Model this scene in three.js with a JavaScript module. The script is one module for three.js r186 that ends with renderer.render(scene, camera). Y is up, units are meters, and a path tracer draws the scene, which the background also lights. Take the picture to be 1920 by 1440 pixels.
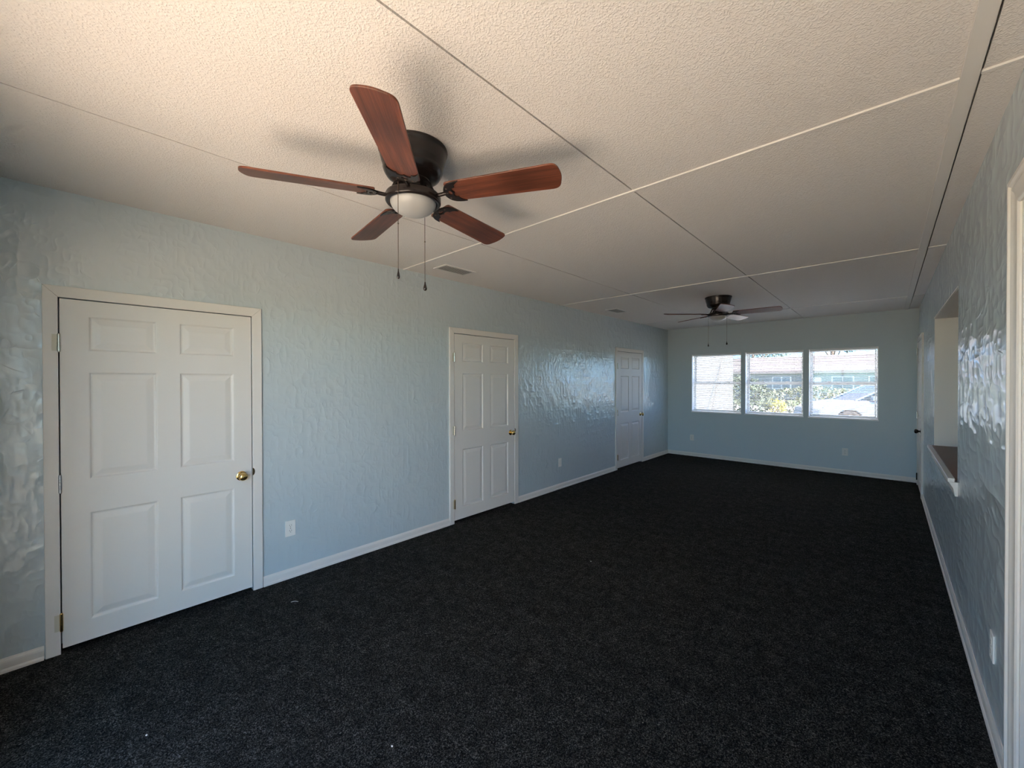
import * as THREE from 'three';
import { mergeGeometries, toCreasedNormals } from 'three/addons/utils/BufferGeometryUtils.js';
import { RoundedBoxGeometry } from 'three/addons/geometries/RoundedBoxGeometry.js';
import { Sky } from 'three/addons/objects/Sky.js';

// ------------------------------------------------------------------ camera, sky, sun, exposure
const scene = new THREE.Scene();
const camera = new THREE.PerspectiveCamera(2 * Math.atan(720 / 759.29) * 180 / Math.PI, 1920 / 1440, 0.02, 400);
const yaw = 42.8265 * Math.PI / 180, pitch = 0.4023 * Math.PI / 180;
camera.position.set(0, 1.46, 0);
camera.lookAt(-Math.sin(yaw) * Math.cos(pitch), 1.46 - Math.sin(pitch), -Math.cos(yaw) * Math.cos(pitch));
camera.rotateZ(-0.1135 * Math.PI / 180);

const SUN = new THREE.Vector3(0.5, 0.84, 0.02).normalize();
const sky = new Sky();
sky.scale.setScalar(4000);
Object.assign(sky.material.uniforms.turbidity, { value: 6 });
sky.material.uniforms.rayleigh.value = 0.7;
sky.material.uniforms.cloudCoverage.value = 0.62;
sky.material.uniforms.cloudDensity.value = 0.6;
sky.material.uniforms.mieCoefficient.value = 0.004;
sky.material.uniforms.mieDirectionalG.value = 0.75;
sky.material.uniforms.sunPosition.value.copy(SUN).multiplyScalar(400000);
scene.add(sky);
scene.environmentIntensity = 0.45;

const sun = new THREE.DirectionalLight(new THREE.Color().setRGB(1, 0.93, 0.86), 14);
sun.position.copy(SUN).multiplyScalar(60);
sun.target.position.set(-1.5, 0, -6);
sun.castShadow = true;
sun.shadow.mapSize.set(4096, 4096);
Object.assign(sun.shadow.camera, { left: -40, right: 40, top: 45, bottom: -45, near: 1, far: 140 });
scene.add(sun, sun.target);

const renderer = new THREE.WebGLRenderer({ antialias: true });
renderer.toneMapping = THREE.LinearToneMapping;
renderer.toneMappingExposure = 5.45;
renderer.shadowMap.enabled = true;
renderer.shadowMap.type = THREE.PCFSoftShadowMap;

// ------------------------------------------------------------------ room measures (metres)
const XL = -3.256, XR = 0.326, ZB = -8.148, ZR = 0.40, H = 2.487, GROUND = -0.35;
const rad = Math.PI / 180;

// ------------------------------------------------------------------ seeded randomness and textures
function rng(seed) {
  let a = seed >>> 0;
  return () => { a = (a + 0x6d2b79f5) | 0; let t = Math.imul(a ^ (a >>> 15), 1 | a); t = (t + Math.imul(t ^ (t >>> 7), 61 | t)) ^ t; return ((t ^ (t >>> 14)) >>> 0) / 4294967296; };
}
function noiseField(N, cells, seed, rows = cells) {           // tileable smooth value noise, N x N, 0..1
  const r = rng(seed), g = new Float32Array(cells * rows).map(() => r()), out = new Float32Array(N * N), s = (t) => t * t * (3 - 2 * t);
  for (let y = 0; y < N; y++) {
    const fy = y / N * rows, iy = Math.floor(fy), ty = s(fy - iy), y0 = (iy % rows) * cells, y1 = ((iy + 1) % rows) * cells;
    for (let x = 0; x < N; x++) {
      const fx = x / N * cells, ix = Math.floor(fx), tx = s(fx - ix), x0 = ix % cells, x1 = (ix + 1) % cells;
      out[y * N + x] = (g[y0 + x0] * (1 - tx) + g[y0 + x1] * tx) * (1 - ty) + (g[y1 + x0] * (1 - tx) + g[y1 + x1] * tx) * ty;
    }
  }
  return out;
}
function texture(N, M, fn, srgb, perMetre) {    // fn(i, x, y) -> [r, g, b] in 0..1
  const d = new Uint8Array(N * M * 4);
  for (let y = 0, i = 0; y < M; y++) for (let x = 0; x < N; x++, i++) {
    const c = fn(i, x, y);
    for (let k = 0; k < 3; k++) d[i * 4 + k] = Math.max(0, Math.min(255, Math.round(c[k] * 255)));
    d[i * 4 + 3] = 255;
  }
  const t = new THREE.DataTexture(d, N, M);
  t.wrapS = t.wrapT = THREE.RepeatWrapping;
  t.magFilter = THREE.LinearFilter; t.minFilter = THREE.LinearMipmapLinearFilter; t.generateMipmaps = true;
  if (srgb) t.colorSpace = THREE.SRGBColorSpace;
  if (perMetre) t.repeat.set(perMetre, perMetre);
  t.needsUpdate = true;
  return t;
}
// skip-trowel plaster: many overlapping pats of plaster, each with one sharp lip
function plasterHeight(N, metres, count, lo, hi, seed) {
  const r = rng(seed), h = new Float32Array(N * N), px = N / metres;
  for (let k = 0; k < count; k++) {
    const cx = r() * N, cy = r() * N, len = (lo + (hi - lo) * r() * r()) * px, wid = len * (0.22 + 0.3 * r()), a = Math.PI / 2 + (r() - 0.5) * 2.4, ca = Math.cos(a), sa = Math.sin(a), amp = 0.25 + 0.75 * r(), lip = r() < 0.5 ? 1 : -1, bend = (r() - 0.5) * 0.9;
    const R = Math.ceil(len + wid);
    for (let y = -R; y <= R; y++) for (let x = -R; x <= R; x++) {
      const u = (x * ca + y * sa) / len, v0 = (-x * sa + y * ca) / wid, v = v0 + bend * (u * u - 0.3) * len / wid * 0.5;
      if (Math.abs(u) > 1 || Math.abs(v) > 1) continue;
      const e = (1 - u * u), t = (v * lip + 1) / 2;               // rises slowly, drops sharply at t = 1
      const p = amp * e * (t < 0.8 ? t / 0.8 : (1 - t) / 0.2);
      const i = ((Math.round(cy + y) % N + N) % N) * N + ((Math.round(cx + x) % N + N) % N);
      if (p > h[i]) h[i] = p;
    }
  }
  return h;
}
const plaster = (() => {
  const N = 1536, h = plasterHeight(N, 2.4, 1000, 0.012, 0.06, 11), big = plasterHeight(N, 2.4, 260, 0.04, 0.12, 12), a = noiseField(N, 12, 5), b = noiseField(N, 44, 6, 26), c = noiseField(N, 90, 7, 64), d = noiseField(N, 20, 8, 14);
  const ridge = (x) => Math.pow(1 - Math.abs(2 * x - 1), 1.4);      // soft pats with creases between them
  return texture(N, N, (i) => { const mask = Math.min(1, Math.max(0, (a[i] - 0.3) * 2.6)), v = 0.17 * h[i] * (0.3 + 0.7 * mask) + 0.15 * big[i] * mask + 0.26 * ridge(b[i]) * (0.4 + 0.6 * mask) + 0.1 * ridge(c[i]) + 0.25 * d[i]; return [v, v, v]; }, false, 1 / 2.4);
})();
const stipple = (() => {
  const N = 1024, a = noiseField(N, 190, 21), b = noiseField(N, 330, 22), c = noiseField(N, 60, 23);
  return texture(N, N, (i) => { const v = Math.min(1, Math.max(0, (0.55 * a[i] + 0.45 * b[i] - 0.4) * 2.4)) * 0.85 + 0.15 * c[i]; return [v, v, v]; }, false, 1 / 0.95);
})();
const carpetNoise = (() => {
  const N = 1024, a = noiseField(N, 256, 31), b = noiseField(N, 420, 32), c = noiseField(N, 24, 33);
  return { N, v: a.map((x, i) => 0.55 * x + 0.45 * b[i]), c };
})();
const carpetColor = texture(1024, 1024, (i) => { const v = carpetNoise.v[i], s = Math.pow(v, 2.2) * 2.1 * (0.8 + 0.4 * carpetNoise.c[i]); const k = 0.055 + 0.225 * s; return [k * 0.99, k * 1.0, k * 0.97]; }, true, 1 / 0.9);
const carpetBump = texture(1024, 1024, (i) => { const v = carpetNoise.v[i]; return [v, v, v]; }, false, 1 / 0.9);
// mahogany veneer: u along the blade (0.6 m), v across
const woodMap = (() => {
  const N = 512, M = 128, a = noiseField(512, 64, 41), b = noiseField(512, 16, 42), c = noiseField(512, 6, 43), r = rng(44), streak = new Float32Array(M).map(() => r());
  return texture(N, M, (i, x, y) => {
    const wob = (c[(Math.floor(x / 4) * 512) + y] - 0.5) * 14, yy = ((Math.floor(y + wob) % M) + M) % M;
    const fine = a[(yy * 4 % 512) * 512 + Math.floor(x / 8)], wide = b[(yy * 2 % 512) * 512 + Math.floor(x / 5)];
    const g = 0.5 * streak[yy] * 0.5 + 0.3 * fine + 0.45 * wide, k = 0.42 + 0.85 * g;
    return [0.46 * k, 0.265 * k, 0.195 * k];
  }, true);
})();

// ------------------------------------------------------------------ materials
const rgb = (r, g, b) => new THREE.Color().setRGB(r, g, b);
const std = (c, roughness, extra = {}) => new THREE.MeshStandardMaterial({ color: c, roughness, metalness: 0, ...extra });
const PAINT = rgb(0.56, 0.645, 0.675);
const plasterCoarse = plaster.clone(); plasterCoarse.repeat.set(1 / 7.5, 1 / 3.0); plasterCoarse.needsUpdate = true;
const M = {
  wall: new THREE.MeshPhysicalMaterial({ color: PAINT, roughness: 0.22, ior: 2.05, bumpMap: plaster, bumpScale: 0.0115 }),
  wallCoarse: new THREE.MeshPhysicalMaterial({ color: PAINT, roughness: 0.2, ior: 2.05, bumpMap: plasterCoarse, bumpScale: 0.03 }),      // the right hand wall carries longer trowel marks
  wallSmooth: std(PAINT, 0.55, { bumpMap: plaster, bumpScale: 0.0015 }),
  ceiling: std(rgb(0.83, 0.79, 0.75), 0.85, { bumpMap: stipple, bumpScale: 0.0015 }),
  strip: std(rgb(0.80, 0.775, 0.735), 0.6),
  door: std(rgb(0.76, 0.735, 0.685), 0.42),
  trim: std(rgb(0.77, 0.745, 0.695), 0.4),
  nextRoom: std(rgb(0.72, 0.68, 0.6), 0.7),
  vinyl: std(rgb(0.85, 0.87, 0.88), 0.4),
  blind: std(rgb(0.84, 0.85, 0.85), 0.45),
  carpet: new THREE.MeshPhysicalMaterial({ color: rgb(1, 1, 1), roughness: 0.95, specularIntensity: 0.05, map: carpetColor, bumpMap: carpetBump, bumpScale: 0.003 }),
  gap: std(rgb(0.02, 0.02, 0.02), 0.9),
  brass: std(rgb(0.78, 0.55, 0.22), 0.18, { metalness: 1 }),
  nickel: std(rgb(0.62, 0.60, 0.54), 0.25, { metalness: 1 }),
  oldPaint: std(rgb(0.6, 0.575, 0.46), 0.45),
  steel: std(rgb(0.55, 0.58, 0.6), 0.3, { metalness: 1 }),
  strike: std(rgb(0.1, 0.075, 0.04), 0.4, { metalness: 0.8 }),
  darkKnob: std(rgb(0.05, 0.045, 0.04), 0.25, { metalness: 1 }),
  bronze: std(rgb(0.018, 0.013, 0.012), 0.24, { metalness: 0.2 }),
  wood: std(rgb(1, 1, 1), 0.34, { map: woodMap }),
  chain: std(rgb(0.16, 0.12, 0.09), 0.35, { metalness: 0.9 }),
  frosted: new THREE.MeshPhysicalMaterial({ color: rgb(0.52, 0.525, 0.515), roughness: 0.28, transmission: 0.25, thickness: 0 }),
  plate: std(rgb(0.84, 0.82, 0.77), 0.35),
  slot: std(rgb(0.03, 0.03, 0.03), 0.6),
  ventDark: std(rgb(0.05, 0.05, 0.05), 0.8),
  ventMetal: std(rgb(0.78, 0.76, 0.72), 0.45),
  ventLouver: std(rgb(0.58, 0.56, 0.52), 0.5),
  counter: std(rgb(0.19, 0.12, 0.085), 0.5),
  glass: new THREE.MeshPhysicalMaterial({ color: rgb(0.96, 0.87, 0.70), roughness: 0.0, transmission: 1, thickness: 0, ior: 1.5 }),
  tinted: new THREE.MeshPhysicalMaterial({ color: rgb(0.36, 0.365, 0.37), roughness: 0.0, transmission: 1, thickness: 0, ior: 1.5 }),
};

// ------------------------------------------------------------------ helpers
const taken = new Map();
function numbered(name) { const n = taken.get(name) ?? 0; taken.set(name, n + 1); return n ? `${name}_${String(n).padStart(3, '0')}` : name; }
const shade = (o) => { o.castShadow = o.receiveShadow = true; return o; };
function mesh(name, geometry, material, parent) { const m = shade(new THREE.Mesh(geometry, material)); m.name = parent ? name : numbered(name); (parent ?? scene).add(m); return m; }
function group(name, position = [0, 0, 0], turn = 0) { const g = new THREE.Group(); g.name = numbered(name); g.position.set(...position); g.rotation.y = turn; scene.add(g); return g; }
function part(name, parent) { const g = new THREE.Group(); g.name = name; parent.add(g); return g; }
function tag(o, label, category, grp) { Object.assign(o.userData, { label, category }); if (grp) o.userData.group = grp; return o; }
function struct(o, label) { o.userData.kind = 'structure'; if (label) o.userData.label = label; return o; }
function box(x0, x1, y0, y1, z0, z1) { const g = new THREE.BoxGeometry(Math.abs(x1 - x0), Math.abs(y1 - y0), Math.abs(z1 - z0)); g.translate((x0 + x1) / 2, (y0 + y1) / 2, (z0 + z1) / 2); return g; }
function rbox(x0, x1, y0, y1, z0, z1, r = 0.002, seg = 2) { const g = new RoundedBoxGeometry(Math.abs(x1 - x0), Math.abs(y1 - y0), Math.abs(z1 - z0), seg, r); g.translate((x0 + x1) / 2, (y0 + y1) / 2, (z0 + z1) / 2); return g; }
const merge = (...g) => mergeGeometries(g.flat().map((x) => { const y = x.index ? x.toNonIndexed() : x; return y; }), false);
// a wall from s0 to s1 (metres along it) and y0 to y1 with rectangular holes [s0, s1, y0, y1]; front face at depth 0, thickness towards -depth
function wallGeometry(s0, s1, y0, y1, holes, thick, place) {
  const sh = new THREE.Shape([[s0, y0], [s1, y0], [s1, y1], [s0, y1]].map((p) => new THREE.Vector2(...p)));
  for (const [a, b, c, d] of holes) sh.holes.push(new THREE.Path([[a, c], [a, d], [b, d], [b, c]].map((p) => new THREE.Vector2(...p))));
  const g = new THREE.ExtrudeGeometry(sh, { depth: thick, bevelEnabled: false });
  g.translate(0, 0, -thick);
  return g.applyMatrix4(place);
}
const basis = (x, y, z, o) => new THREE.Matrix4().makeBasis(new THREE.Vector3(...x), new THREE.Vector3(...y), new THREE.Vector3(...z)).setPosition(...o);
const onLeft = basis([0, 0, -1], [0, 1, 0], [1, 0, 0], [XL, 0, 0]);      // s = -z, front faces +x
const onRight = basis([0, 0, 1], [0, 1, 0], [-1, 0, 0], [XR, 0, 0]);     // s = z, front faces -x
const onBack = basis([1, 0, 0], [0, 1, 0], [0, 0, 1], [0, 0, ZB]);       // s = x, front faces +z
const onRear = basis([-1, 0, 0], [0, 1, 0], [0, 0, -1], [0, 0, ZR]);     // s = -x, front faces -z
// sweep a profile [(along height, out of wall)] along s from a to b: local x = s, y = height, z = out
function moulding(profile, a, b, place) {
  const sh = new THREE.Shape(profile.map((p) => new THREE.Vector2(p[1], p[0])));
  const g = new THREE.ExtrudeGeometry(sh, { depth: b - a, bevelEnabled: false });
  g.applyMatrix4(basis([0, 0, 1], [0, 1, 0], [1, 0, 0], [a, 0, 0]));     // shape x -> out (z), shape y -> height, extrude -> s
  const p = g.attributes.position, n = g.attributes.normal;                 // the axes above mirror the shape: turn its faces round again
  for (let i = 0; i < p.count; i += 3) for (const a of [p, n, g.attributes.uv]) for (let k = 0; k < a.itemSize; k++) { const t = a.array[(i + 1) * a.itemSize + k]; a.array[(i + 1) * a.itemSize + k] = a.array[(i + 2) * a.itemSize + k]; a.array[(i + 2) * a.itemSize + k] = t; }
  g.computeVertexNormals();
  return place ? g.applyMatrix4(place) : g;
}

// ------------------------------------------------------------------ room shell
const DOORS = [   // left wall: z of casing outer edges, top of casing, leaf top
  { z0: 0.116, z1: -0.897, top: 1.974, leaf: [0.055, -0.833, 0.028, 1.908] },
  { z0: -2.575, z1: -3.608, top: 2.010, leaf: [-2.634, -3.540, 0.030, 1.947] },
  { z0: -5.990, z1: -7.012, top: 2.010, leaf: [-6.046, -6.946, 0.024, 1.947] },
];
const T_LEFT = 0.12, T_RIGHT = 0.22, T_BACK = 0.20;
{
  const holes = DOORS.map(({ leaf: [a, b, , top] }) => [-a - 0.006, -b + 0.006, -0.2, top + 0.006]);
  const front = wallGeometry(-ZR, -ZB, -0.1, H + 0.1, [], 0.06, basis([0, 0, -1], [0, 1, 0], [1, 0, 0], [XL - T_LEFT, 0, 0]));
  // the wall in front of the closets: built as one outline that steps round the doorways
  const sh = new THREE.Shape();
  const pts = [[-ZR, 0], ...holes.flatMap(([a, b, , t]) => [[a, 0], [a, t], [b, t], [b, 0]]), [-ZB + T_BACK, 0], [-ZB + T_BACK, H + 0.1], [-ZR, H + 0.1]];
  sh.setFromPoints(pts.map((p) => new THREE.Vector2(...p)));
  const g = new THREE.ExtrudeGeometry(sh, { depth: T_LEFT, bevelEnabled: false });
  g.translate(0, 0, -T_LEFT).applyMatrix4(onLeft);
  struct(mesh('wall_left', merge(g, front), M.wall), 'pale blue textured plaster wall with three white doors');
}
const PASS = { z0: -5.535, z1: -3.775, y0: 0.83, y1: 2.046 }, NEARWAY = { z0: -2.125, z1: -1.25, top: 2.05 }, DOOR4 = { z0: -7.985, z1: -7.12, top: 1.985 };
{
  const s = new THREE.Shape([[ZB - T_BACK, 0], [DOOR4.z0, 0], [DOOR4.z0, DOOR4.top], [DOOR4.z1, DOOR4.top], [DOOR4.z1, 0], [NEARWAY.z0, 0], [NEARWAY.z0, NEARWAY.top], [NEARWAY.z1, NEARWAY.top], [NEARWAY.z1, 0], [ZR + 0.1, 0], [ZR + 0.1, H + 0.1], [ZB - T_BACK, H + 0.1]].map((p) => new THREE.Vector2(...p)));
  s.holes.push(new THREE.Path([[PASS.z0, PASS.y0], [PASS.z0, PASS.y1], [PASS.z1, PASS.y1], [PASS.z1, PASS.y0]].map((p) => new THREE.Vector2(...p))));
  const g = new THREE.ExtrudeGeometry(s, { depth: T_RIGHT, bevelEnabled: false });
  g.translate(0, 0, -T_RIGHT).applyMatrix4(onRight);
  struct(mesh('wall_right', g, M.wallCoarse), 'pale blue textured wall with a pass-through opening and a doorway');
}
const WINDOWS = [[-2.789, -1.930], [-1.868, -1.015], [-0.945, -0.098]], WY = [0.868, 1.968];
struct(mesh('wall_back', wallGeometry(XL - 0.3, XR + 0.3, GROUND, H + 0.1, WINDOWS.map(([a, b]) => [a, b, ...WY]), T_BACK, onBack), M.wallSmooth), 'pale blue end wall with three windows');
const REAR = { x0: -2.05, x1: -0.1, top: 2.08 };
{
  const s = new THREE.Shape([[-XR - 0.3, 0], [-REAR.x1, 0], [-REAR.x1, REAR.top], [-REAR.x0, REAR.top], [-REAR.x0, 0], [-XL + 0.3, 0], [-XL + 0.3, H + 0.1], [-XR - 0.3, H + 0.1]].map((p) => new THREE.Vector2(...p)));
  const g = new THREE.ExtrudeGeometry(s, { depth: 0.15, bevelEnabled: false });
  g.translate(0, 0, -0.15).applyMatrix4(onRear);
  struct(mesh('wall_rear', g, M.wall), 'pale blue wall with the glazed garden door');
}
{
  const g = box(XL - T_LEFT - 0.05, XR + 3.2, -0.2, 0, ZB - T_BACK, ZR + 0.15), p = g.attributes.position, uv = g.attributes.uv;
  for (let i = 0; i < p.count; i++) uv.setXY(i, p.getX(i), p.getZ(i));
  struct(mesh('floor', g, M.carpet), 'black charcoal low pile carpet');
}
// ceiling: 4 x 8 foot stippled panels between narrow joint strips
{
  const ceiling = struct(group('ceiling'), 'off-white stippled ceiling panels with narrow joint strips');
  const deck = mesh('ceiling_deck', box(XL - T_LEFT, XR + 3.2, H + 0.02, H + 0.1, ZB - T_BACK, ZR + 0.15), M.strip, ceiling);
  const xs = [XL, -2.2345, -1.0103, 0.2, XR], zs = [ZR, -2.053, -4.479, -6.905, ZB], gap = 0.0015;
  for (let i = 0; i < xs.length - 1; i++) for (let j = 0; j < zs.length - 1; j++) {
    const g = box(i === 3 ? 0.2295 : xs[i] + (i ? 0.0038 : 0), i === 2 ? 0.21 : xs[i + 1] - (i < 2 ? 0.0038 : 0), H, H + 0.018, zs[j + 1] + gap, zs[j] - gap), p = g.attributes.position, uv = g.attributes.uv;
    for (let k = 0; k < p.count; k++) uv.setXY(k, p.getX(k) + i * 0.37, p.getZ(k) + j * 0.53);
    mesh('ceiling_panel', g, M.ceiling, ceiling);
  }
  const half = 0.0075, drop = 0.0055;
  const bar = (x0, x1, z0, z1, d) => rbox(x0, x1, H - d, H + 0.004, z0, z1, 0.0018);
  for (const z of zs.slice(1, -1)) { const e = [XL, 0.177, 0.225, XR]; for (const k of [0, 2]) mesh('joint_strip', bar(e[k], e[k + 1], z - half, z + half, drop * 1.3), M.strip, ceiling); }
  mesh('wide_batten', bar(0.177, 0.2235, ZB, ZR, 0.006), M.strip, ceiling);
}
// next room behind the pass-through and the doorway
{
  const x1 = XR + 3.1, z0 = -6.2, z1 = ZR;
  const nw = M.nextRoom;
  struct(mesh('wall_next_room', merge(box(x1, x1 + 0.1, -0.1, H + 0.05, z0 - 0.1, z1 + 0.15), box(XR + T_RIGHT, x1 + 0.1, -0.1, H + 0.05, z0 - 0.1, z0), box(XR + T_RIGHT, x1 + 0.1, -0.1, H + 0.05, z1, z1 + 0.1)), nw), 'beige walls of the next room');
  struct(mesh('wall_closet', merge(box(XR + T_RIGHT, XR + T_RIGHT + 0.06, -0.1, H + 0.05, ZB - T_BACK, z0)), nw), 'plain wall behind the far side door');
}
// roof with eaves over both ends
struct(mesh('roof', merge(box(XL - 5.0, XR + 3.8, H + 0.12, H + 0.3, ZB - T_BACK - 0.35, ZR + 0.15 + 0.02)), std(rgb(0.55, 0.52, 0.48), 0.85)), 'flat roof with eaves');

// ------------------------------------------------------------------ trim
const BASE = [[0, 0], [0, 0.016], [0.012, 0.0165], [0.019, 0.013], [0.021, 0.0105], [0.050, 0.0105], [0.058, 0.009], [0.066, 0.005], [0.071, 0.0035], [0.071, 0]];
{
  const b = struct(group('baseboard_left'), 'white baseboard with shoe moulding along the blue wall');
  const runs = [[-ZR, -0.116 - 0.004], [0.897 + 0.004, 2.575 - 0.004], [3.608 + 0.004, 5.99 - 0.004], [7.012 + 0.004, -ZB]];
  for (const [a, c] of runs) mesh('board', moulding(BASE, a, c, onLeft), M.trim, b);
  const bb = struct(group('baseboard_back'), 'white baseboard under the windows');
  mesh('board', moulding(BASE, XL, XR, onBack), M.trim, bb);
  const br = struct(group('baseboard_right'), 'white baseboard along the right hand wall');
  for (const [a, c] of [[ZB, -8.06], [-7.05, -2.235], [-1.14, ZR - 0.001]]) mesh('board', moulding(BASE, a, c, onRight), M.trim, br);
}

// ------------------------------------------------------------------ doors
// rings of rectangles: [inset, depth], from a w x h rectangle centred on (cx, cy)
function ringPanel(cx, cy, w, h, rings) {
  const P = [], I = [], q = rings.map(([i, d]) => [[cx - w / 2 + i, cy - h / 2 + i, d], [cx + w / 2 - i, cy - h / 2 + i, d], [cx + w / 2 - i, cy + h / 2 - i, d], [cx - w / 2 + i, cy + h / 2 - i, d]]);
  const quad = (a, b, c, d) => { const n = P.length; P.push(a, b, c, d); I.push(n, n + 1, n + 2, n, n + 2, n + 3); };
  for (let k = 0; k + 1 < q.length; k++) for (let j = 0; j < 4; j++) quad(q[k][j], q[k][(j + 1) % 4], q[k + 1][(j + 1) % 4], q[k + 1][j]);
  quad(...q[q.length - 1]);
  const g = new THREE.BufferGeometry();
  g.setAttribute('position', new THREE.Float32BufferAttribute(P.flat(), 3));
  g.setAttribute('uv', new THREE.Float32BufferAttribute(P.flatMap((p) => [p[0], p[1]]), 2));
  g.setIndex(I); g.computeVertexNormals();
  return g;
}
const lathe = (pts, seg = 24) => new THREE.LatheGeometry(pts.map((p) => new THREE.Vector2(...p)), seg);
const outward = (g) => g.rotateX(Math.PI / 2);   // lathe axis y -> local z (out of the door)
// a six-panel door built in local axes: x along the wall from the hinge side, y up, z out of the wall face
function sixPanelDoor(n, label, place, { width, y0, y1, casing, top, panels, face = 0.010, knobY, knob, hinges, hingeMats, thick = 0.035, casingDepth = 0.016 }) {
  const d = struct(group(`door_${n}`), label);
  d.applyMatrix4(place);
  const leafShape = new THREE.Shape([[0, y0], [width, y0], [width, y1], [0, y1]].map((p) => new THREE.Vector2(...p)));
  for (const [a, b, c, e] of panels) leafShape.holes.push(new THREE.Path([[a, c], [a, e], [b, e], [b, c]].map((p) => new THREE.Vector2(...p))));
  const lg = new THREE.ExtrudeGeometry(leafShape, { depth: thick, bevelEnabled: false });
  lg.translate(0, 0, face - thick);
  const leaf = mesh('door_leaf', lg, M.door, d);
  for (const [a, b, c, e] of panels) {
    const p = mesh('panel', ringPanel((a + b) / 2, (c + e) / 2, b - a, e - c, [[0, 0], [0.004, -0.0015], [0.009, -0.007], [0.014, -0.0085], [0.018, -0.0085], [0.046, -0.0025], [0.05, -0.002]]), M.door, leaf);
    p.position.z = face;
  }
  // back board so that no light passes the panels
  mesh('door_back', box(0.003, width - 0.003, y0 + 0.003, y1 - 0.003, face - thick + 0.001, face - 0.012), M.door, leaf);
  const [c0, c1] = casing, w = 0.057, iw0 = -0.0055, iw1 = width + 0.0055, cd = casingDepth;
  const piece = (pts) => { const s = new THREE.Shape(pts.map((p) => new THREE.Vector2(...p))); const g = new THREE.ExtrudeGeometry(s, { depth: cd - 0.003, bevelEnabled: true, bevelThickness: 0.003, bevelSize: 0.003, bevelOffset: -0.003, bevelSegments: 2 }); return g; };
  const it = y1 + 0.0055;
  mesh('casing', piece([[c0, 0], [iw0, 0], [iw0, it], [c0, top]]), M.trim, d);
  mesh('casing', piece([[iw1, 0], [c1, 0], [c1, top], [iw1, it]]), M.trim, d);
  mesh('casing', piece([[c0, top], [iw0, it], [iw1, it], [c1, top]]), M.trim, d);
  // door stop inside the frame
  hinges.forEach((hy, i) => {
    const hg = part('hinge', d);
    const hm = hingeMats[i], hh = 0.088;
    for (let k = 0; k < 5; k++) { const c = new THREE.CylinderGeometry(0.0068, 0.0068, hh / 5 - 0.0012, 14); c.translate(-0.003, hy - hh / 2 + (k + 0.5) * hh / 5, face + 0.0075); mesh('hinge_knuckle', c, hm, hg); }
    const tips = [-1, 1].map((s) => { const c = new THREE.SphereGeometry(0.0062, 12, 8); c.translate(-0.003, hy + s * (hh / 2 + 0.001), face + 0.0075); return c; });
    mesh('hinge_pin', merge(tips), hm, hg);
    if (hm !== M.steel) mesh('hinge_leaf', rbox(-0.028, -0.007, hy - hh / 2, hy + hh / 2, cd - 0.0005, cd + 0.0012, 0.0004, 1), M.oldPaint, hg);
  });
  const kg = part('door_knob', d);
  kg.position.set(width - 0.062, knobY, face);
  mesh('rosette', outward(lathe([[0, 0.006], [0.012, 0.0075], [0.024, 0.006], [0.031, 0.002], [0.032, 0]], 28)), knob, kg);
  mesh('knob_neck', outward(lathe([[0.012, 0.004], [0.0105, 0.012], [0.0115, 0.026]], 20)), knob, kg);
  mesh('knob_ball', outward(lathe([[0.0115, 0.024], [0.02, 0.029], [0.0265, 0.039], [0.0275, 0.046], [0.0255, 0.053], [0.02, 0.0595], [0.0115, 0.0625], [0.009, 0.0615], [0.008, 0.063], [0, 0.0635]], 28)), knob, kg);
  const lip = new THREE.Shape(); lip.moveTo(width + 0.004, knobY - 0.008); lip.bezierCurveTo(width + 0.022, knobY - 0.002, width + 0.022, knobY + 0.04, width + 0.004, knobY + 0.046); lip.closePath();
  mesh('strike_plate', new THREE.ExtrudeGeometry(lip, { depth: 0.0022, bevelEnabled: false }).translate(0, 0, cd - 0.0005), M.strike, d);
  return d;
}
function leftDoor(n, label, D, opts) {
  const [a, b, y0, y1] = D.leaf, width = a - b;
  const k = (y1 - y0) / 1.88, row = (v) => y0 + (v - 0.028) * k;
  const cols = [[0.106, 0.394], [0.500, 0.786]].map((c) => c.map((v) => v * width / 0.888)), rows = [[0.143, 0.738], [0.921, 1.514], [1.630, 1.824]].map((r) => r.map(row));
  return sixPanelDoor(n, label, basis([0, 0, -1], [0, 1, 0], [1, 0, 0], [XL, 0, a]), { width, y0, y1, casing: [a - D.z0, a - D.z1], top: D.top, panels: rows.flatMap((r) => cols.map((c) => [...c, ...r])), ...opts });
}
leftDoor(1, 'wide white six-panel door with polished brass knob, beside the lone wall outlet', DOORS[0], { knobY: 0.815, knob: M.brass, hinges: [1.67, 0.914, 0.172], hingeMats: [M.nickel, M.steel, M.brass] });
leftDoor(2, 'white six-panel door in the middle of the long blue wall', DOORS[1], { knobY: 0.857, knob: M.brass, hinges: [1.705, 0.955, 0.2], hingeMats: [M.nickel, M.nickel, M.brass] });
leftDoor(3, 'white six-panel door nearest the window wall on the long blue wall', DOORS[2], { knobY: 0.865, knob: M.brass, hinges: [1.705, 0.94, 0.2], hingeMats: [M.nickel, M.nickel, M.brass] });
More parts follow.
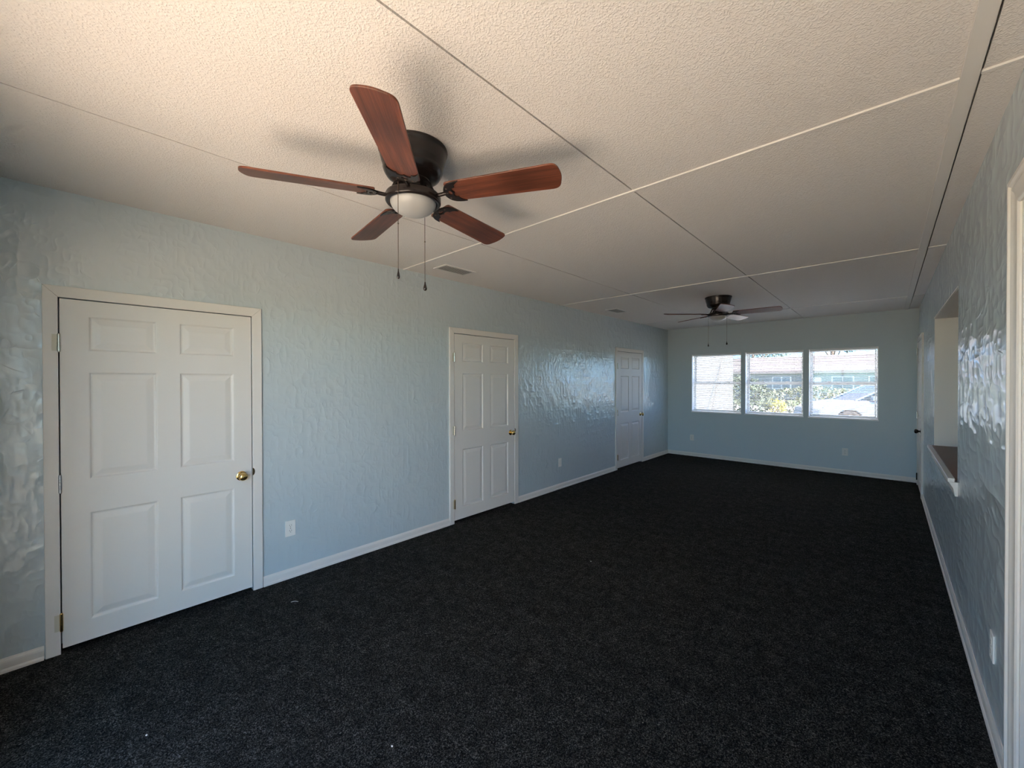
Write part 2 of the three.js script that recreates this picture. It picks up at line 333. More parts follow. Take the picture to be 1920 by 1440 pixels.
{   // door in the right wall by the windows: hinges at its far side
  const width = DOOR4.z1 - DOOR4.z0 - 0.008, y0 = 0.02, y1 = DOOR4.top - 0.004;
  const k = (y1 - y0) / 1.88, cols = [[0.106, 0.394], [0.500, 0.786]].map((c) => c.map((v) => v * width / 0.888)), rows = [[0.143, 0.738], [0.921, 1.514], [1.630, 1.824]].map((r) => r.map((v) => y0 + (v - 0.028) * k));
  sixPanelDoor(4, 'white door in the right hand wall beside the window wall, dark knob', basis([0, 0, 1], [0, 1, 0], [-1, 0, 0], [XR, 0, DOOR4.z0 + 0.004]), { width, y0, y1, casing: [-0.066, width + 0.066], top: DOOR4.top + 0.062, panels: rows.flatMap((r) => cols.map((c) => [...c, ...r])), knobY: 0.82, knob: M.darkKnob, hinges: [1.86, 0.98, 0.12], hingeMats: [M.nickel, M.nickel, M.darkKnob], casingDepth: 0.02, face: 0.014 });
}
// doorway in the right wall: moulded casing and jamb lining
{
  const t = struct(group('trim_1'), 'wide moulded off-white casing round the doorway in the right hand wall');
  // profile across the casing: [distance from outer edge, out of wall]
  const prof = [[0, 0], [0, 0.019], [0.006, 0.022], [0.018, 0.022], [0.024, 0.016], [0.030, 0.0145], [0.036, 0.0165], [0.042, 0.0165], [0.048, 0.0135], [0.078, 0.011], [0.084, 0.0125], [0.092, 0.0115], [0.098, 0.007], [0.098, 0]];
  const z0 = NEARWAY.z0 - 0.098, z1 = NEARWAY.z1 + 0.098, top = NEARWAY.top + 0.098;
  const strip = (from, to, inA, inB) => {           // from / to: outer corner points (s, y), inA / inB: unit inward vectors (mitred)
    const P = [], I = [], n = prof.length;
    for (const [o, v] of [[from, inA], [to, inB]]) for (const [d, z] of prof) P.push(o[0] + v[0] * d, o[1] + v[1] * d, z);
    for (let i = 0; i + 1 < n; i++) I.push(i, n + i, i + 1, i + 1, n + i, n + i + 1);
    let g = new THREE.BufferGeometry(); g.setAttribute('position', new THREE.Float32BufferAttribute(P, 3)); g.setAttribute('uv', new THREE.Float32BufferAttribute(new Array(P.length / 3 * 2).fill(0), 2)); g.setIndex(I);
    g = toCreasedNormals(g, 0.5);
    return g.applyMatrix4(onRight);
  };
  mesh('casing', strip([z0, 0], [z0, top], [1, 0], [1, -1]), M.trim, t);
  mesh('casing', strip([z0, top], [z1, top], [1, -1], [-1, -1]), M.trim, t);
  mesh('casing', strip([z1, top], [z1, 0], [-1, -1], [-1, 0]), M.trim, t);
  const jw = T_RIGHT + 0.004;
  const jam = (a, b, c, e) => { const g = rbox(a, b, c, e, -jw, 0.002, 0.002); return g.applyMatrix4(onRight); };
  mesh('jamb', jam(NEARWAY.z0 - 0.001, NEARWAY.z0 + 0.018, 0, NEARWAY.top), M.trim, t);
  mesh('jamb', jam(NEARWAY.z1 - 0.018, NEARWAY.z1 + 0.001, 0, NEARWAY.top), M.trim, t);
  mesh('jamb', jam(NEARWAY.z0 + 0.018, NEARWAY.z1 - 0.018, NEARWAY.top - 0.018, NEARWAY.top), M.trim, t);
  mesh('door_stop', rbox(NEARWAY.z0 + 0.018, NEARWAY.z0 + 0.029, 0, NEARWAY.top - 0.018, -0.09, -0.055, 0.002).applyMatrix4(onRight), M.trim, t);
}
// pass-through: white lining, brown ledge board and white nosing
{
  const t = struct(group('trim_2'), 'pass-through opening lined in off-white with a brown ledge and white edge trim');
  const lin = (a, b, c, e) => box(a, b, c, e, -T_RIGHT - 0.002, -0.001).applyMatrix4(onRight);
  mesh('jamb_lining', lin(PASS.z0 - 0.001, PASS.z0 + 0.006, PASS.y0, PASS.y1), M.trim, t);
  mesh('jamb_lining', lin(PASS.z1 - 0.006, PASS.z1 + 0.001, PASS.y0, PASS.y1), M.trim, t);
  mesh('head_lining', lin(PASS.z0 + 0.006, PASS.z1 - 0.006, PASS.y1 - 0.006, PASS.y1 + 0.001), M.trim, t);
  mesh('ledge_board', rbox(PASS.z0, PASS.z1, PASS.y0 - 0.001, PASS.y0 + 0.014, -T_RIGHT - 0.06, 0.012, 0.002).applyMatrix4(onRight), M.counter, t);
  mesh('ledge_nosing', rbox(PASS.z0 - 0.015, PASS.z1 + 0.03, PASS.y0 - 0.012, PASS.y0 + 0.0135, 0.0125, 0.045, 0.004).applyMatrix4(onRight), M.trim, t);
  mesh('ledge_apron', moulding([[PASS.y0 - 0.1, 0], [PASS.y0 - 0.1, 0.012], [PASS.y0 - 0.05, 0.02], [PASS.y0 - 0.024, 0.034], [PASS.y0 - 0.012, 0.04], [PASS.y0 - 0.012, 0]], PASS.z0 - 0.005, PASS.z1 + 0.02, onRight), M.trim, t);
  const bead = (a, b, c, e) => rbox(a, b, c, e, -0.001, 0.0035, 0.0012).applyMatrix4(onRight);
  mesh('corner_bead', bead(PASS.z0, PASS.z1, PASS.y1 - 0.003, PASS.y1 + 0.007), M.trim, t);
}

// ------------------------------------------------------------------ windows and blinds
WINDOWS.forEach(([x0, x1], n) => {
  const w = struct(group(`window_${n + 1}`), 'white vinyl single-hung window in a deep reveal');
  const z0 = ZB - T_BACK, [y0, y1] = WY, f = 0.02, mid = 1.412, zo = ZB - 0.15;
  // reveal lining
  mesh('reveal', box(x0 - 0.001, x0 + 0.006, y0, y1, zo, ZB + 0.001), M.vinyl, w);
  mesh('reveal', box(x1 - 0.006, x1 + 0.001, y0, y1, zo, ZB + 0.001), M.vinyl, w);
  mesh('reveal', box(x0, x1, y1 - 0.006, y1 + 0.001, zo, ZB + 0.001), M.vinyl, w);
  mesh('window_sill', rbox(x0 - 0.006, x1 + 0.006, y0 - 0.018, y0 + 0.004, zo, ZB + 0.014, 0.003), M.vinyl, w);
  // main frame: four members
  for (const [a, b, c, e] of [[x0, x0 + f, y0, y1], [x1 - f, x1, y0, y1], [x0 + f, x1 - f, y1 - f, y1], [x0 + f, x1 - f, y0, y0 + f]]) mesh('frame', rbox(a, b, c, e, z0 + 0.02, zo + 0.012, 0.003), M.vinyl, w);
  const sash = (ya, yb, za, name, rb, rtop) => {
    const s = part(name, w), r = 0.02, a = x0 + f + 0.002, b = x1 - f - 0.002;
    for (const [p, q, c, e] of [[a, a + r, ya, yb], [b - r, b, ya, yb], [a + r, b - r, yb - rtop, yb], [a + r, b - r, ya, ya + rb]]) mesh('sash_rail', rbox(p, q, c, e, za, za + 0.022, 0.002), M.vinyl, s);
    const pane = new THREE.PlaneGeometry(b - a - 2 * r, yb - ya - rb - rtop); pane.translate((a + b) / 2, (ya + yb + rb - rtop) / 2, za + 0.011);
    mesh('pane', pane, M.tinted, s);
    return s;
  };
  sash(mid - 0.016, y1 - f, z0 + 0.022, 'upper_sash', 0.04, 0.02);
  const low = sash(y0 + f, mid + 0.016, z0 + 0.046, 'lower_sash', 0.024, 0.04);
  for (const u of [0.3, 0.72]) mesh('sash_lock', rbox(x0 + (x1 - x0) * u - 0.028, x0 + (x1 - x0) * u + 0.028, mid + 0.016, mid + 0.03, z0 + 0.05, z0 + 0.07, 0.003), M.vinyl, low);

  // blind: one inch slats on cords
  const where = ['beside the corner with the long blue wall', 'in the middle window', 'in the window beside the side door'][n];
  const b = tag(group('window_blind', [(x0 + x1) / 2, y1, ZB - 0.055]), `white mini blind with open slats hanging ${where}`, 'blind', 'mini blinds in the three windows');
  const hw = (x1 - x0) / 2 - 0.012, drop = y1 - y0 - [0.03, 0.022, 0.022][n];
  mesh('head_rail', rbox(-hw, hw, -0.032, -0.006, -0.014, 0.014, 0.002), M.blind, b);
  mesh('bottom_rail', rbox(-hw, hw, -drop, -drop + 0.013, -0.012, 0.012, 0.003), M.blind, b);
  const slat = (() => {   // curved strip with two faces
    const P = [], I = [], k = 5, wd = 0.025;
    for (let i = 0; i < k; i++) { const t = i / (k - 1) - 0.5, y = 0.0016 * (1 - 4 * t * t); for (const x of [-hw, hw]) P.push(x, y, t * wd); }
    for (let i = 0; i + 1 < k; i++) { const a = i * 2; I.push(a, a + 2, a + 1, a + 1, a + 2, a + 3); }
    const n0 = P.length / 3, top = [...P]; for (let i = 0; i < top.length; i += 3) P.push(top[i], top[i + 1] - 0.0004, top[i + 2]);
    const m = I.length; for (let i = 0; i < m; i += 3) I.push(I[i] + n0, I[i + 2] + n0, I[i + 1] + n0);
    const g = new THREE.BufferGeometry(); g.setAttribute('position', new THREE.Float32BufferAttribute(P, 3)); g.setIndex(I); g.computeVertexNormals(); return g;
  })();
  const pitchY = 0.0265, count = Math.floor((drop - 0.06) / pitchY), tilt = [0.5, 0.3, 0.26][n];
  for (let i = 0; i < count; i++) {
    const s = mesh('slat', slat, M.blind, b);
    s.position.y = -0.045 - i * pitchY; s.rotation.x = tilt;
  }
  for (const x of [-hw + 0.12, hw - 0.12]) for (const z of [-0.0125, 0.0125]) mesh('cord', new THREE.CylinderGeometry(0.0006, 0.0006, drop - 0.035, 5).translate(x, -0.03 - (drop - 0.035) / 2, z), M.blind, b);
  const wand = new THREE.CylinderGeometry(0.0032, 0.0032, 0.52, 8); wand.translate(-hw + 0.055, -0.3, 0.022);
  mesh('tilt_wand', wand, std(rgb(0.5, 0.52, 0.53), 0.3), b);
});

// glazed sliding door behind the camera and the patio it opens to
{
  const d = struct(group('door_5'), 'white framed sliding glass door to the patio');
  const f = 0.05, xm = (REAR.x0 + REAR.x1) / 2;
  for (const [a, b, z] of [[REAR.x0, xm + 0.03, ZR + 0.03], [xm - 0.03, REAR.x1, ZR + 0.075]]) {
    const s = part('sliding_panel', d);
    for (const [p, q, c, e] of [[a, a + f, 0.02, REAR.top], [b - f, b, 0.02, REAR.top], [a + f, b - f, REAR.top - f, REAR.top], [a + f, b - f, 0.02, 0.02 + f]]) mesh('stile', rbox(p, q, c, e, z, z + 0.035, 0.003), M.vinyl, s);
    mesh('pane', new THREE.PlaneGeometry(b - a - 2 * f, REAR.top - 0.02 - 2 * f).translate((a + b) / 2, (REAR.top + 0.02) / 2, z + 0.017), M.glass, s);
  }
}

// ------------------------------------------------------------------ ceiling fans
function blade() {   // along +x from the bracket, width along z, thin in y
  const R0 = 0.165, R1 = 0.66, sh = new THREE.Shape();
  const w0 = 0.059, w1 = 0.0715;
  sh.moveTo(R0 + 0.012, -w0); sh.lineTo(R1 - 0.045, -w1); sh.bezierCurveTo(R1 - 0.018, -w1, R1 - 0.008, -w1 + 0.012, R1 - 0.004, -w1 + 0.04);
  sh.bezierCurveTo(R1 + 0.002, -0.01, R1 + 0.002, 0.012, R1 - 0.006, w1 - 0.03); sh.bezierCurveTo(R1 - 0.012, w1 - 0.008, R1 - 0.022, w1, R1 - 0.042, w1);
  sh.lineTo(R0 + 0.012, w0); sh.quadraticCurveTo(R0, w0, R0, w0 - 0.02); sh.lineTo(R0, -w0 + 0.02); sh.quadraticCurveTo(R0, -w0, R0 + 0.012, -w0);
  const g = new THREE.ExtrudeGeometry(sh, { depth: 0.005, bevelEnabled: true, bevelThickness: 0.001, bevelSize: 0.001, bevelOffset: -0.001, bevelSegments: 1, curveSegments: 10 });
  const p = g.attributes.position, uv = g.attributes.uv;
  for (let i = 0; i < p.count; i++) uv.setXY(i, (p.getX(i) - R0) / 0.52, p.getY(i) / 0.14 + 0.5);
  return g.rotateX(Math.PI / 2).translate(0, 0.0025, 0);
}
function bracketPlate() {   // crown-shaped plate under the root of the blade
  const sh = new THREE.Shape();
  sh.moveTo(0.15, -0.012); sh.bezierCurveTo(0.16, -0.05, 0.185, -0.064, 0.235, -0.062); sh.bezierCurveTo(0.215, -0.052, 0.205, -0.04, 0.207, -0.03);
  sh.bezierCurveTo(0.19, -0.03, 0.185, -0.016, 0.198, 0); sh.bezierCurveTo(0.185, 0.016, 0.19, 0.03, 0.207, 0.03); sh.bezierCurveTo(0.205, 0.04, 0.215, 0.052, 0.235, 0.062);
  sh.bezierCurveTo(0.185, 0.064, 0.16, 0.05, 0.15, 0.012); sh.closePath();
  const hole = new THREE.Path(); hole.absellipse(0.178, 0, 0.008, 0.014, 0, Math.PI * 2); sh.holes.push(hole);
  const g = new THREE.ExtrudeGeometry(sh, { depth: 0.004, bevelEnabled: true, bevelThickness: 0.0015, bevelSize: 0.0012, bevelOffset: -0.001, bevelSegments: 2, curveSegments: 8 });
  return g.rotateX(Math.PI / 2).translate(0, -0.004, 0);
}
const bladeG = blade(), plateG = bracketPlate();
const armG = new THREE.TubeGeometry(new THREE.CatmullRomCurve3([[0.045, 0.066, 0], [0.075, 0.05, 0], [0.092, 0.016, 0], [0.112, -0.006, 0], [0.138, -0.007, 0], [0.158, -0.004, 0]].map((p) => new THREE.Vector3(...p))), 18, 0.0085, 8);
const screwG = new THREE.SphereGeometry(0.0042, 10, 6);
function ceilingFan(label, x, z, turn, sag, chains) {
  const f = tag(group('ceiling_fan', [x, H, z]), label, 'ceiling fan', 'ceiling fans');
  mesh('ceiling_canopy', lathe([[0, 0], [0.150, 0], [0.1515, -0.006], [0.149, -0.014], [0.1445, -0.02], [0.143, -0.034], [0.1375, -0.052], [0.1375, -0.056], [0.134, -0.066], [0.128, -0.086]], 48), M.bronze, f);
  mesh('motor_housing', lathe([[0.128, -0.084], [0.131, -0.088], [0.127, -0.1], [0.116, -0.118], [0.1, -0.127], [0.078, -0.133], [0, -0.134]], 48), M.bronze, f);
  mesh('flywheel', lathe([[0.07, -0.132], [0.074, -0.135], [0.072, -0.145], [0.05, -0.149], [0, -0.149]], 36), M.bronze, f);
  mesh('switch_housing', lathe([[0.046, -0.142], [0.046, -0.188], [0.05, -0.192]], 32), M.bronze, f);
  const kit = part('light_kit', f); kit.position.y = 0.018;
  mesh('ring', lathe([[0.046, -0.205], [0.075, -0.209], [0.106, -0.213], [0.117, -0.219], [0.1205, -0.226], [0.119, -0.231], [0.1205, -0.235], [0.1205, -0.249], [0.116, -0.255], [0.107, -0.257], [0.1035, -0.253], [0.1, -0.245]], 56), M.bronze, kit);
  const dome = []; for (let i = 0; i <= 14; i++) { const a = i / 14 * Math.PI / 2; dome.push([0.1 * Math.cos(a), -0.249 - 0.06 * Math.sin(a)]); } dome[14][0] = 0;
  mesh('glass_shade', lathe(dome, 56), M.frosted, kit);
  for (let k = 0; k < 5; k++) {
    const arm = part('blade_arm', f);
    arm.rotation.y = turn + k * 72 * rad; arm.position.y = -0.206;
    arm.rotation.z = sag * Math.cos(arm.rotation.y);
    mesh('arm_tube', armG, M.bronze, arm);
    const tilt = new THREE.Euler(-12.5 * rad, 0, 0), b = mesh('fan_blade', bladeG, M.wood, arm), p = mesh('bracket', plateG, M.bronze, arm);
    b.rotation.copy(tilt); p.rotation.copy(tilt);
    const sc = [[0.17, -0.03], [0.17, 0.03], [0.165, 0]].map(([sx, sz]) => screwG.clone().scale(1, 0.5, 1).translate(sx, -0.0095, sz));
    for (const g1 of sc) mesh('screw', g1, M.chain, arm).rotation.copy(tilt);
  }
  chains.forEach(([cx, cz, len, y], i) => {
    const c = part('pull_chain', f);
    c.position.set(cx, y, cz);
    mesh('chain', new THREE.CylinderGeometry(0.0013, 0.0013, len, 8).translate(0, -len / 2, 0), M.chain, c);
    mesh('chain_link', new THREE.SphereGeometry(0.0035, 12, 8).translate(0, -len * 0.48, 0), M.chain, c);
    mesh('pull_knob', lathe([[0, 0.002], [0.0022, 0], [0.003, -0.01], [0.0062, -0.022], [0.0078, -0.031], [0.0066, -0.038], [0.003, -0.0415], [0, -0.042]].map(([r, yy]) => [r * (i ? 1.15 : 0.85), yy]).reverse(), 18).translate(0, -len, 0), M.bronze, c);
  });
  return f;
}
// chain places are given along the camera's right (r) and towards the camera (n) seen from the near fan
const rt = [0.7335, -0.6797], nr = [0.8335, 0.5525];
const spot = (r, n) => [r * 0.5525 + n * 0.8335, -r * 0.8335 + n * 0.5525];
ceilingFan('reddish wood bladed ceiling fan with bronze housing near the wide brass-knob door', -1.55, -1.029, -43.7 * rad, 0.02, [[...spot(-0.062, 0.106), 0.362, -0.196], [...spot(0.052, -0.095), 0.362, -0.196]]);
ceilingFan('ceiling fan with dark bronze housing hanging before the three windows', -1.53, -5.388, 6.2 * rad, 0, [[-0.105, 0.03, 0.365, -0.196], [0.105, 0.03, 0.355, -0.196]]);

// ------------------------------------------------------------------ ceiling registers
function register(label, x0, x1, z0, z1) {
  const g = tag(group('ceiling_vent', [(x0 + x1) / 2, H, (z0 + z1) / 2]), label, 'vent', 'ceiling vents along the blue wall');
  const a = (x1 - x0) / 2, b = (z1 - z0) / 2, e = 0.022;
  for (const [p, q, c, d] of [[-a, a, -b, -b + e], [-a, a, b - e, b], [-a, -a + e, -b + e, b - e], [a - e, a, -b + e, b - e]]) mesh('frame', rbox(p, q, -0.007, 0.002, c, d, 0.0025), M.ventMetal, g);
  mesh('duct_throat', box(-a + e, a - e, -0.0015, 0.0015, -b + e, b - e), M.ventDark, g);
  for (let i = 0; i < 7; i++) { const s = mesh('louver', box(-0.0068, 0.0068, -0.0006, 0.0006, -b + e, b - e), M.ventLouver, g); s.position.set(-a + e + (i + 0.5) * (2 * a - 2 * e) / 7, -0.0065, 0); s.rotation.z = -0.12; }
}
register('white slatted ceiling vent above the middle door', -3.02, -2.838, -2.565, -2.212);
register('small slatted ceiling vent above the door by the windows', -2.995, -2.812, -5.565, -5.215);

// ------------------------------------------------------------------ wall outlets
function outlet(label, place) {
  const g = tag(group('wall_outlet'), label, 'outlet', 'wall outlets');
  g.applyMatrix4(place);
  mesh('cover_plate', rbox(-0.035, 0.035, -0.0575, 0.0575, -0.001, 0.0055, 0.0025), M.plate, g);
  for (const s of [-1, 1]) {
    const sh = new THREE.Shape(); sh.absarc(0, 0, 0.0165, 0, Math.PI * 2);
    const f = mesh('receptacle', new THREE.ExtrudeGeometry(sh, { depth: 0.0015, bevelEnabled: true, bevelSize: 0.0005, bevelThickness: 0.0005, bevelSegments: 1, curveSegments: 20 }).translate(0, s * 0.0195, 0.005), M.plate, g);
    for (const [a, w, hgt] of [[-0.0063, 0.0024, 0.009], [0.0063, 0.0024, 0.0075]]) mesh('slot', box(a - w / 2, a + w / 2, s * 0.0195 + 0.003 - hgt / 2 + 0.001, s * 0.0195 + 0.003 + hgt / 2 + 0.001, 0.006, 0.0072), M.slot, f);
    mesh('slot', new THREE.CylinderGeometry(0.0026, 0.0026, 0.0012, 12).rotateX(Math.PI / 2).translate(0, s * 0.0195 - 0.0075, 0.0067), M.slot, f);
  }
  mesh('screw', new THREE.CylinderGeometry(0.0028, 0.0028, 0.001, 12).rotateX(Math.PI / 2).translate(0, 0, 0.0058), M.nickel, g);
}
const at = (m, s, y) => m.clone().multiply(new THREE.Matrix4().makeTranslation(s, y, 0));
outlet('white duplex outlet between the wide brass-knob door and the middle door', at(onLeft, 1.082, 0.369));
outlet('small outlet between the middle door and the door by the windows', at(onLeft, 4.462, 0.356));
outlet('outlet low on the end wall, below the window next to the long blue wall', at(onBack, -2.783, 0.357));
outlet('outlet below the window beside the side door', at(onBack, -0.48, 0.347));
outlet('outlet low on the right hand wall beside the moulded doorway casing', at(onRight, -2.588, 0.352));

// ------------------------------------------------------------------ scraps on the carpet
{
  const c = new THREE.CatmullRomCurve3([[0, 0.003, 0], [0.02, 0.005, -0.004], [0.045, 0.004, 0.002]].map((p) => new THREE.Vector3(...p)));
  const th = mesh('thread_scrap', new THREE.TubeGeometry(c, 10, 0.0012, 6), M.plate); th.position.set(-2.885, 0, -0.96); th.rotation.y = 0.9;
  tag(th, 'short white thread lying on the carpet beside the wide brass-knob door', 'thread');
  const bits = [[-1.753, -2.825, 'speck of white lint on the carpet in front of the middle door'], [-1.447, -0.852, 'speck of white lint on the carpet below the near fan'], [-2.238, -0.191, 'speck of white lint on the carpet before the wide brass-knob door']];
  for (const [x, z, label] of bits) { const s = mesh('lint_speck', new THREE.IcosahedronGeometry(0.004, 1).scale(1.3, 0.6, 0.9), M.plate); s.position.set(x, 0.0022, z); tag(s, label, 'lint', 'lint on the carpet'); }
}

// ------------------------------------------------------------------ outdoors
const O = {
  sand: std(rgb(0.28, 0.248, 0.216), 0.95), lawn: std(rgb(0.09, 0.12, 0.05), 0.95), concrete: std(rgb(0.62, 0.58, 0.52), 0.9), patio: std(rgb(0.40, 0.35, 0.312), 0.9),
  stucco: std(rgb(0.17, 0.18, 0.18), 0.9), roof: std(rgb(0.15, 0.13, 0.128), 0.95), fascia: std(rgb(0.25, 0.22, 0.2), 0.7), house: std(rgb(0.22, 0.25, 0.27), 0.9), pane: std(rgb(0.12, 0.16, 0.2), 0.1), frame: std(rgb(0.8, 0.8, 0.8), 0.6),
  leaf: std(rgb(0.095, 0.12, 0.07), 0.7), leafPale: std(rgb(0.15, 0.17, 0.1), 0.7), yellow: std(rgb(0.5, 0.46, 0.08), 0.7), bark: std(rgb(0.2, 0.15, 0.11), 0.95), pole: std(rgb(0.12, 0.11, 0.1), 0.8),
  car: std(rgb(0.2, 0.28, 0.38), 0.3, { metalness: 0.3 }), carGlass: std(rgb(0.03, 0.05, 0.08), 0.08), tyre: std(rgb(0.03, 0.03, 0.03), 0.9), lamp: std(rgb(0.85, 0.87, 0.9), 0.2), rim: std(rgb(0.6, 0.6, 0.62), 0.3, { metalness: 0.8 }),
};
struct(mesh('ground', box(-70, 70, GROUND - 0.1, GROUND, -110, 60), O.lawn), 'lawn');
struct(mesh('patio', box(-2.1, -0.5, GROUND, -0.04, ZR + 0.16, ZR + 1.45), O.patio), 'sunlit tan landing slab behind the sliding door');
struct(mesh('yard', box(-12, 10, GROUND, -0.06, ZR + 0.16, 24), O.sand), 'pale sandy yard behind the house');
struct(mesh('driveway', box(-3.4, 9, GROUND, -0.1, -24, -8.6), O.concrete), 'pale concrete driveway');
struct(mesh('street', box(-70, 70, GROUND, GROUND + 0.015, -34, -27), O.concrete), 'pale street');
struct(mesh('wall_wing', merge(box(-4.4, -3.62, GROUND, H + 0.1, -14.3, ZB - T_BACK)), O.stucco), 'pale stucco wing wall outside the windows');
{
  const c = new THREE.LineCurve3(new THREE.Vector3(-3.2, GROUND, -10.1), new THREE.Vector3(-3.585, 2.0, -12.95));
  tag(mesh('leaning_pole', new THREE.TubeGeometry(c, 1, 0.022, 10), O.pole), 'dark pole leaning on the pale wall outside the window', 'pole');
}
function foliage(parent, material, n, size, place, seed) {
  const r = rng(seed), sh = new THREE.Shape(); sh.moveTo(0, -0.5); sh.quadraticCurveTo(0.32, 0, 0, 0.5); sh.quadraticCurveTo(-0.32, 0, 0, -0.5);
  const im = new THREE.InstancedMesh(new THREE.ShapeGeometry(sh, 3), material, n), m = new THREE.Matrix4(), q = new THREE.Quaternion(), e = new THREE.Euler();
  for (let i = 0; i < n; i++) { const p = place(r), s = size * (0.6 + 0.8 * r()); q.setFromEuler(e.set(r() * 6.28, r() * 6.28, r() * 6.28)); m.compose(p, q, new THREE.Vector3(s, s, s)); im.setMatrixAt(i, m); const k = 0.7 + 0.6 * r(); im.setColorAt(i, rgb(k, k, k * (0.8 + 0.4 * r()))); }
  im.name = 'foliage'; im.userData.kind = 'stuff'; shade(im); parent.add(im);
}
function bush(label, x, z, rx, ry, rz, material, n, size, seed, y = GROUND) {
  const g = tag(group('garden_bush', [x, y, z]), label, 'bush', 'bushes across the drive');
  const stems = []; for (let k = 0; k < 5; k++) { const c = new THREE.LineCurve3(new THREE.Vector3((k - 2) * 0.05, 0, 0), new THREE.Vector3((k - 2) * rx * 0.3, ry * 1.2, (k % 2 ? 1 : -1) * rz * 0.3)); stems.push(new THREE.TubeGeometry(c, 1, 0.02, 6)); }
  mesh('stems', merge(stems), O.bark, g);
  foliage(g, material, n, size, (r) => { const a = r() * 6.283, u = r() * 2 - 1, s = Math.sqrt(1 - u * u), d = 0.6 + 0.4 * Math.cbrt(r()); return new THREE.Vector3(Math.cos(a) * s * rx * d, ry + u * ry * d, Math.sin(a) * s * rz * d); }, seed);
}
bush('tall green hedge bush seen through the middle window', -5.2, -20, 1.7, 1.05, 1.2, O.leaf, 2600, 0.2, 51);
bush('pale green hedge bush between street and driveway', -2.7, -25.5, 2.6, 0.75, 1.2, O.leafPale, 2400, 0.2, 52);
bush('green bush against the pale wing wall', -4.6, -15.4, 0.75, 1.35, 0.8, O.leaf, 1500, 0.16, 53);
bush('small yellow flowering bush beside the hedge', -3.55, -20.6, 0.42, 0.42, 0.4, O.yellow, 500, 0.13, 54, GROUND + 0.2);
function tree(label, x, z, h, r0, seed) {
  const g = tag(group('shade_tree', [x, GROUND, z]), label, 'tree', 'trees behind the house across the street'), r = rng(seed);
  const trunk = [new THREE.CylinderGeometry(0.14, 0.24, h * 0.62, 10).translate(0, h * 0.31, 0)];
  for (let k = 0; k < 6; k++) { const a = k * 1.05 + r(); trunk.push(new THREE.TubeGeometry(new THREE.CatmullRomCurve3([new THREE.Vector3(0, h * (0.35 + 0.04 * k), 0), new THREE.Vector3(Math.cos(a) * r0 * 0.4, h * 0.6, Math.sin(a) * r0 * 0.4), new THREE.Vector3(Math.cos(a) * r0 * 0.85, h * 0.72 + r(), Math.sin(a) * r0 * 0.85)]), 6, 0.06, 6)); }
  mesh('trunk', merge(trunk), O.bark, g);
  const cl = []; for (let k = 0; k < 14; k++) { const a = r() * 6.283, d = Math.sqrt(r()) * r0; cl.push([Math.cos(a) * d, h * 0.72 + (r() - 0.4) * h * 0.3, Math.sin(a) * d, 0.6 + 0.8 * r()]); }
  foliage(g, O.leaf, 3200, 0.3, (rr) => { const c = cl[Math.floor(rr() * cl.length)], a = rr() * 6.283, u = rr() * 2 - 1, s = Math.sqrt(1 - u * u), d = c[3] * Math.cbrt(rr()); return new THREE.Vector3(c[0] + Math.cos(a) * s * d, c[1] + u * d * 0.7, c[2] + Math.sin(a) * s * d); }, seed + 1);
}
tree('leafy tree rising behind the left end of the house across the street', -12, -56, 8, 3.4, 61);
tree('leafy tree rising behind the middle of the house across the street', -4.5, -57, 9, 3.2, 62);
tree('leafy tree rising behind the right end of the house across the street', 3.2, -56.5, 8.5, 3.0, 63);
{   // house across the street: walls, pale shingle roof in courses, windows with panes
  const hz = -44, g = tag(group('house', [-3, GROUND, hz]), 'low house with pale shingle roof across the street', 'house');
  const eave = 2.62, ridge = 4.15, W = 13;
  mesh('wall', box(-W, W, 0, eave - 0.05, -7, -0.6), O.house, g);
  mesh('fascia', rbox(-W - 0.5, W + 0.5, eave - 0.16, eave + 0.02, -0.04, 0.04, 0.01), O.fascia, g);
  mesh('soffit', box(-W - 0.5, W + 0.5, eave - 0.18, eave - 0.16, -0.6, -0.02), O.fascia, g);
  const n = 12, dz = 4.2 / n, dy = (ridge - eave) / n;
  for (let i = 0; i < n; i++) { const c = mesh('shingle_course', box(-W - 0.5, W + 0.5, -0.02, 0.02, -dz / 2 - 0.06, dz / 2), O.roof, g); c.position.set(0, eave + 0.03 + (i + 0.5) * dy, -(i + 0.5) * dz); c.rotation.x = Math.atan2(dy, dz) - 0.06; }
  mesh('rear_slope', box(-W - 0.5, W + 0.5, -0.02, 0.02, -2.2, 2.2).rotateX(-0.35).translate(0, (eave + ridge) / 2 + 0.02, -6.2), O.roof, g);
  for (const x of [-8.5, -4.2, 0.2, 2.6, 5.2]) { const f = mesh('window', rbox(x - 0.75, x + 0.75, 1.0, 2.2, -0.62, -0.56, 0.01), O.frame, g); for (const k of [-1, 1]) mesh('pane', box(x + k * 0.35 - 0.31, x + k * 0.35 + 0.31, 1.08, 2.12, -0.56, -0.55), O.pane, f); }
  mesh('door', rbox(-2.2, -1.25, 0, 2.1, -0.62, -0.55, 0.01), O.frame, g);
}
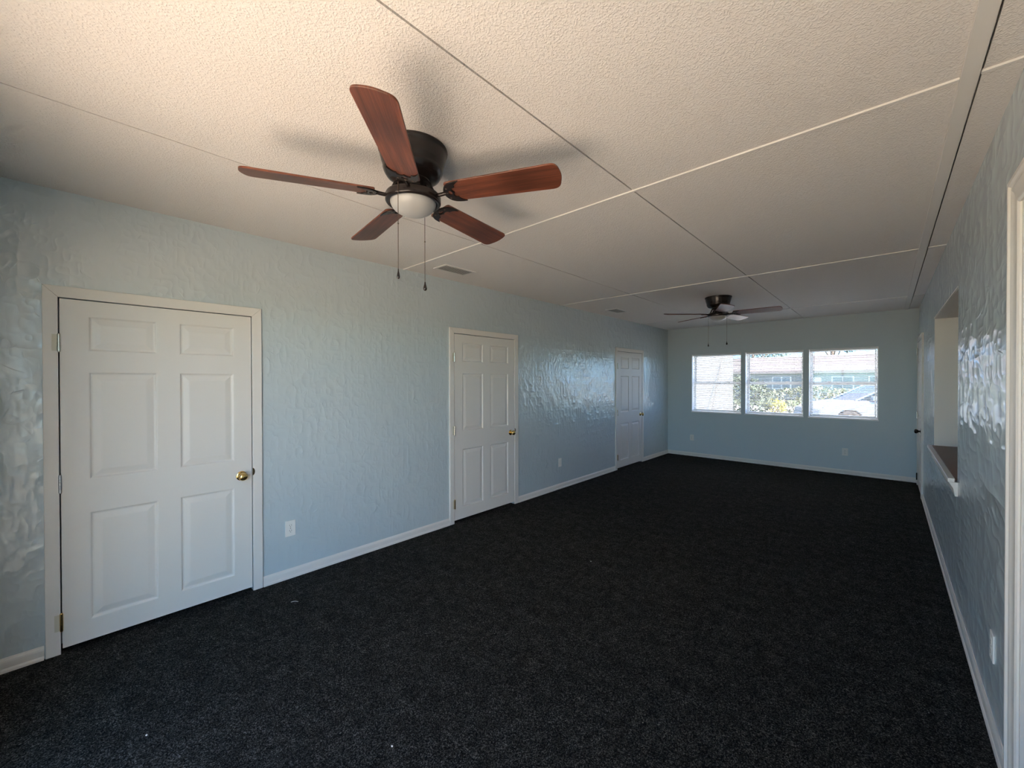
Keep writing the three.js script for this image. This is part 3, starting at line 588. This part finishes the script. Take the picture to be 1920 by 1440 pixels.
{   // parked car: nose towards -x
  const car = tag(group('parked_car', [-0.05, -0.1, -17.4], 0.5), 'light blue car parked on the driveway outside', 'car');
  const prof = (pts, w, bevel) => { const s = new THREE.Shape(); s.moveTo(...pts[0]); for (const p of pts.slice(1)) p.length === 2 ? s.lineTo(...p) : s.bezierCurveTo(...p); s.closePath(); return new THREE.ExtrudeGeometry(s, { depth: w - 2 * bevel, bevelEnabled: true, bevelThickness: bevel, bevelSize: bevel, bevelOffset: -bevel, bevelSegments: 3, curveSegments: 12 }).translate(0, 0, -(w - 2 * bevel) / 2); };
  mesh('body', prof([[-2.15, 0.3], [-2.22, 0.35, -2.25, 0.55, -2.15, 0.68], [-1.9, 0.82, -1.5, 0.88, -1.15, 0.93], [2.0, 0.97], [2.18, 0.94, 2.22, 0.7, 2.2, 0.5], [2.15, 0.3], [1.72, 0.3], [1.7, 0.52, 1.58, 0.66, 1.36, 0.66], [1.12, 0.66, 1.0, 0.52, 1.0, 0.3], [-0.98, 0.3], [-1.0, 0.52, -1.12, 0.66, -1.34, 0.66], [-1.58, 0.66, -1.7, 0.52, -1.72, 0.3]], 1.76, 0.07), O.car, car);
  mesh('roof_panel', prof([[-0.2, 1.40], [0.1, 1.46, 1.0, 1.47, 1.45, 1.40], [1.4, 1.37], [-0.15, 1.36]], 1.4, 0.02), O.car, car);
  const cabin = mesh('cabin_glass', prof([[-1.12, 0.92], [-0.2, 1.4], [0.1, 1.44, 1.0, 1.45, 1.4, 1.39], [2.0, 0.95]], 1.42, 0.06), O.carGlass, car);
  for (const [a, b] of [[[-1.15, 0.93], [-0.2, 1.41]], [[0.42, 0.96], [0.42, 1.42]], [[1.95, 0.96], [1.42, 1.4]]]) for (const s of [-1, 1]) mesh('pillar', new THREE.TubeGeometry(new THREE.LineCurve3(new THREE.Vector3(a[0], a[1], s * 0.705), new THREE.Vector3(b[0], b[1], s * 0.69)), 1, 0.03, 8), O.car, car);
  for (const x of [-1.35, 1.36]) for (const s of [-1, 1]) { const w = mesh('wheel', new THREE.TorusGeometry(0.245, 0.085, 12, 28).translate(x, 0.33, s * 0.78), O.tyre, car); mesh('rim', new THREE.CylinderGeometry(0.19, 0.19, 0.1, 20).rotateX(Math.PI / 2).translate(x, 0.33, s * 0.78), O.rim, w); }
  for (const s of [-1, 1]) { mesh('headlight', new THREE.SphereGeometry(0.12, 16, 10).scale(0.9, 0.7, 1.5).translate(-2.04, 0.68, s * 0.6), O.lamp, car); mesh('wing_mirror', rbox(-0.8, -0.62, 0.95, 1.08, s * 0.85 - 0.08, s * 0.85 + 0.08, 0.03), O.car, car); }
  mesh('bumper', rbox(-2.26, -2.1, 0.34, 0.5, -0.8, 0.8, 0.04), O.car, car);
}

renderer.render(scene, camera);
